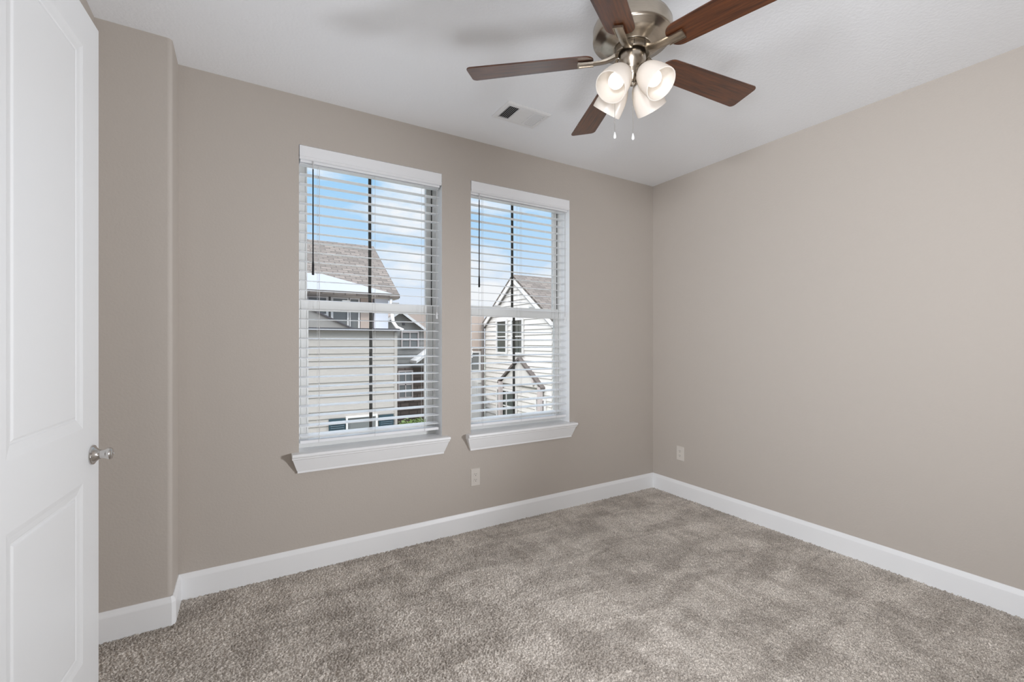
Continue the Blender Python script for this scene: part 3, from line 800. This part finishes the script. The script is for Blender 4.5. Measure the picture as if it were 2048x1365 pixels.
def gable_roof(bm_r, x0, x1, yc, hw, ze, zr, th=0.10):
    """ridge along x"""
    for s in (1, -1):
        prism(bm_r, [(x0, yc, zr), (x0, yc + s * hw, ze), (x0, yc + s * hw, ze + th), (x0, yc, zr + th)], (x1 - x0, 0, 0))

G = -3.0
build_g = boxes((-60, 90, YW + 1.5, 140, G - 0.2, G))
tag(build('ground', build_g, M_ground, origin=(10, 20, G)), 'grey green ground between the houses outside', 'ground', kind='structure')

def house_cream():
    r = tag(empty('house', (1.5, 13.2, G)), 'cream sided house with brown shingle roof outside the window nearer the door', 'house')
    bm = bmesh.new(); box(bm, -4, 3.90, 13.22, 20, G, 1.66); lap(bm, (-4, 13.22), (3.90, 13.22), G, 1.60, (0, -1, 0), 0.20, 0.018)
    build('lower_wall', bm, M_cream, r)
    build('corner_board', boxes((3.84, 3.925, 13.185, 13.30, G, 1.62)), M_cream, r)
    build('roof_flashing', boxes((-4, 3.97, 13.08, 13.30, 1.64, 1.72)), M_flash, r)
    build('upper_wall', boxes((-4, 3.24, 15.0, 19.9, 1.6, 2.78)), M_grey, r)
    build('tan_bay', boxes((3.24, 3.62, 14.92, 19.8, 1.6, 2.78)), M_tan, r)
    build('side_bay', boxes((3.66, 4.10, 14.80, 19.8, 1.6, 2.78)), M_pale, r)
    ext_window(r, (2.62, 15.0, 2.2), (1, 0, 0), (0, -1, 0), 0.42, 1.0, (1, 1), 0.07, M_paneg)
    ext_window(r, (1.95, 15.0, 2.45), (1, 0, 0), (0, -1, 0), 0.50, 0.5, (1, 1), 0.07, M_paneg)
    ext_window(r, (3.05, 15.0, 2.2), (1, 0, 0), (0, -1, 0), 0.24, 1.0, (1, 1), 0.05, M_paneg)
    bm = bmesh.new(); prism(bm, [(0.6, 13.9, 2.75), (2.80, 13.9, 1.70), (2.80, 13.9, 1.62), (0.6, 13.9, 1.62)], (0, 0.95, 0))
    build('lean_to_roof', bm, M_grey, r)
    bm = bmesh.new(); prism(bm, [(0.6, 13.84, 2.79), (2.86, 13.84, 1.71), (2.86, 13.84, 1.67), (0.6, 13.84, 2.74)], (0, 1.0, 0))
    build('lean_to_edge', bm, M_flash, r)
    bm = bmesh.new(); prism(bm, [(-4, 14.62, 2.74), (-4, 14.58, 2.80), (-4, 14.50, 2.90), (-4, 14.62, 2.90)], (8.40, 0, 0)); box(bm, -4, 4.38, 14.62, 15.1, 2.74, 2.78)
    build('fascia', bm, M_beige, r)
    bm = bmesh.new(); prism(bm, [(-4, 14.5, 2.90), (4.16, 14.5, 2.90), (2.03, 14.5, 3.38), (-4, 14.5, 3.38)], (0, 1.4, 0))
    build('gable_panel', bm, M_pale, r)
    bm = bmesh.new(); prism(bm, [(-4.2, 14.50, 2.86), (-4.2, 18.0, 5.12), (-4.2, 21.5, 2.86), (-4.2, 21.5, 2.76), (-4.2, 18.0, 5.02), (-4.2, 14.50, 2.76)], (8.60, 0, 0))
    uv_planar(build('roof', bm, M_shing, r))
    bm = bmesh.new(); prism(bm, [(4.30, 14.7, 2.76), (4.30, 18.0, 4.98), (4.30, 21.3, 2.76)], (-8.2, 0, 0))
    build('end_gable', bm, M_grey, r)
    ext_window(r, (2.90, 13.22, -1.55), (1, 0, 0), (0, -1, 0), 0.78, 1.45, (1, 2), 0.05, M_paneg)
    for x0, x1 in ((2.01, 2.44), (3.38, 3.80)):
        bm = bmesh.new(); box(bm, x0, x1, 13.14, 13.20, -2.30, -0.82)
        for k in range(24): z = -2.22 + k * 0.057; prism(bm, [(x0 + 0.04, 13.14, z), (x0 + 0.04, 13.115, z), (x0 + 0.04, 13.14, z + 0.04)], (x1 - x0 - 0.08, 0, 0))
        build('shutter', bm, M_teal, r)
    bm = bmesh.new(); tube(bm, [(4.13, 14.6, 2.74), (4.13, 14.5, 2.3), (4.15, 14.4, 1.98), (4.24, 14.3, 1.80), (4.42, 14.2, 1.70)], 0.055, 10)
    build('downspout', bm, M_exttrim, r, smooth=True)
house_cream()

def house_grey():
    r = tag(empty('house', (5.3, 17.5, G)), 'grey gabled house with dark brick base behind the cream house corner', 'house')
    bm = bmesh.new()
    prism(bm, [(4.36, 17.5, 0.3), (6.30, 17.5, 0.3), (6.30, 17.5, 1.82), (5.28, 17.5, 2.5), (4.36, 17.5, 1.86)], (0, 1.1, 0))
    lap(bm, (4.36, 17.5), (6.30, 17.5), 0.3, 1.70, (0, -1, 0), 0.18, 0.015)
    build('upper_wall', bm, M_grey, r)
    uv_planar(build('brick_wall', boxes((4.36, 6.55, 17.35, 18.6, G, 0.3)), M_brick, r))
    bm = bmesh.new(); prism(bm, [(4.2, 17.3, 1.78), (5.28, 17.3, 2.56), (6.42, 17.3, 1.76), (6.42, 17.3, 1.86), (5.28, 17.3, 2.66), (4.2, 17.3, 1.88)], (0, 1.3, 0))
    uv_planar(build('roof', bm, M_tan, r))
    bm = bmesh.new(); prism(bm, [(4.2, 17.26, 1.70), (5.28, 17.26, 2.48), (6.42, 17.26, 1.68), (6.42, 17.26, 1.80), (5.28, 17.26, 2.60), (4.2, 17.26, 1.82)], (0, 0.04, 0))
    build('rake_board', bm, M_exttrim, r)
    ext_window(r, (5.71, 17.5, 1.42), (1, 0, 0), (0, -1, 0), 0.62, 0.56, (2, 2), 0.05, M_paneg, M_column)
    ext_window(r, (5.48, 17.35, -0.35), (1, 0, 0), (0, -1, 0), 0.50, 1.0, (2, 2), 0.05, M_paneg, M_column)
    bm = bmesh.new(); prism(bm, [(5.72, 16.7, 0.50), (6.6, 16.7, 1.10), (6.6, 16.7, 1.20), (5.72, 16.7, 0.60)], (0, 0.8, 0))
    build('porch_roof', bm, M_exttrim, r)
    build('porch_post', boxes((6.05, 6.15, 16.75, 16.85, G, 0.75)), M_exttrim, r)
    build('attic_vent', boxes((5.41, 5.50, 17.44, 17.5, 2.0, 2.08)), M_flash, r)
house_grey()

def house_white():
    r = tag(empty('house', (9.8, 16.16, G)), 'white lap sided house with steep gable outside the window nearer the right corner', 'house')
    yc, hw, ze, zr = 16.16, 2.70, 2.16, 4.05
    topf = lambda s: ze + (zr - ze) * (1 - abs(2 * s - 1))
    bm = bmesh.new()
    prism(bm, [(9.83, yc - hw, G), (9.83, yc + hw, G), (9.83, yc + hw, ze), (9.83, yc, zr), (9.83, yc - hw, ze)], (8, 0, 0))
    lap(bm, (9.83, yc - hw), (9.83, yc + hw), G, topf, (-1, 0, 0), 0.21, 0.028)
    lap(bm, (9.83, yc - hw), (17.8, yc - hw), G, ze, (0, -1, 0), 0.21, 0.028)
    build('wall', bm, M_whites, r)
    bm = bmesh.new(); gable_roof(bm, 9.70, 18.1, yc, hw + 0.30, ze - 0.21 + 0.03, zr + 0.03, 0.10)
    uv_planar(build('roof', bm, M_shing, r))
    bm = bmesh.new()
    for s in (1, -1):
        prism(bm, [(9.70, yc, zr + 0.02), (9.70, yc + s * (hw + 0.30), ze - 0.19), (9.70, yc + s * (hw + 0.30), ze - 0.40), (9.70, yc, zr - 0.19)], (0.05, 0, 0))
    build('rake_board', bm, M_exttrim, r)
    for yy in (17.17, 15.87):
        ext_window(r, (9.80, yy, 1.56), (0, 1, 0), (-1, 0, 0), 0.78, 1.34, (1, 2), 0.09, M_pane)
    ext_window(r, (9.80, 16.75, -1.45), (0, 1, 0), (-1, 0, 0), 1.55, 1.30, (2, 2), 0.09, M_pane)
    ext_window(r, (9.80, 14.15, -1.35), (0, 1, 0), (-1, 0, 0), 0.50, 0.9, (1, 2), 0.09, M_paneg)
    # porch gable
    bm = bmesh.new(); prism(bm, [(9.72, 14.05, -0.45), (9.72, 17.15, -0.45), (9.72, 15.6, 0.58)], (0.10, 0, 0))
    build('porch_gable', bm, M_whites, r)
    bm = bmesh.new()
    for s in (1, -1):
        prism(bm, [(9.62, 15.6, 0.60), (9.62, 15.6 + s * 1.70, -0.50), (9.62, 15.6 + s * 1.70, -0.40), (9.62, 15.6, 0.70)], (0.20, 0, 0))
    build('porch_roof', bm, M_rake, r)
    for yy in (14.05, 17.1):
        build('porch_post', boxes((9.60, 9.74, yy - 0.09, yy + 0.09, G, -0.40)), M_column, r)
    bm = bmesh.new(); lathe(bm, [(0, 0.12), (0.05, 0.12), (0.07, 0.05), (0.06, -0.14), (0, -0.15)], 14, Matrix.Translation((9.70, 14.55, -0.22)))
    build('porch_lamp', bm, M_column, r, smooth=True)
    # pink-tan wing behind the downspout
    build('wing_wall', boxes((6.0, 9.8, 18.9, 24, G, 2.70)), M_tan, r)
    build('wing_trim', boxes((6.0, 9.8, 18.84, 18.9, 1.00, 1.10)), M_beige, r)
    ext_window(r, (9.30, 18.9, 0.42), (1, 0, 0), (0, -1, 0), 0.42, 0.80, (1, 1), 0.07, M_paneg)
    ext_window(r, (9.55, 18.9, -0.85), (1, 0, 0), (0, -1, 0), 0.25, 0.50, (1, 1), 0.05, M_pane)
    build('lower_siding', boxes((7.0, 9.8, 18.86, 18.9, G, 0.0)), M_whites, r)
    bm = bmesh.new(); tube(bm, [(9.66, 18.78, 2.2), (9.66, 18.78, G)], 0.06, 10)
    build('downspout', bm, M_rake, r, smooth=True)
house_white()

def shrub(loc, rad, tall, seed, label):
    rng = random.Random(seed)
    r = tag(empty('shrub', loc), label, 'shrub', 'shrubs at the foot of the grey house')
    bm = bmesh.new()
    for k in range(1600):
        d = Vector((rng.gauss(0, 1), rng.gauss(0, 1), rng.gauss(0, 1))).normalized() * rad * rng.uniform(0.55, 1.0)
        p = Vector(loc) + Vector((d.x, d.y, (d.z / rad * 0.5 + 0.5) * tall))
        u = Vector((rng.gauss(0, 1), rng.gauss(0, 1), rng.gauss(0, 1))).normalized(); v = u.orthogonal().normalized(); s = rng.uniform(0.03, 0.055)
        bm.faces.new([bm.verts.new(q) for q in (p - u * s * 1.7, p - v * s * .7, p + u * s * 1.7, p + v * s * .7)])
    build('foliage', bm, M_leaf, r)
    bm = bmesh.new()
    for k in range(5):
        a = k * 1.3; tube(bm, [Vector(loc), Vector(loc) + Vector((math.cos(a) * rad * .5, math.sin(a) * rad * .5, tall * 0.6))], [0.03, 0.01], 6)
    build('stem', bm, M_column, r)
shrub((4.75, 14.9, G), 0.62, 1.72, 1, 'green leafy shrub touching the cream house corner')
shrub((5.62, 16.2, G), 0.58, 1.50, 2, 'green leafy shrub by the porch post of the grey house')
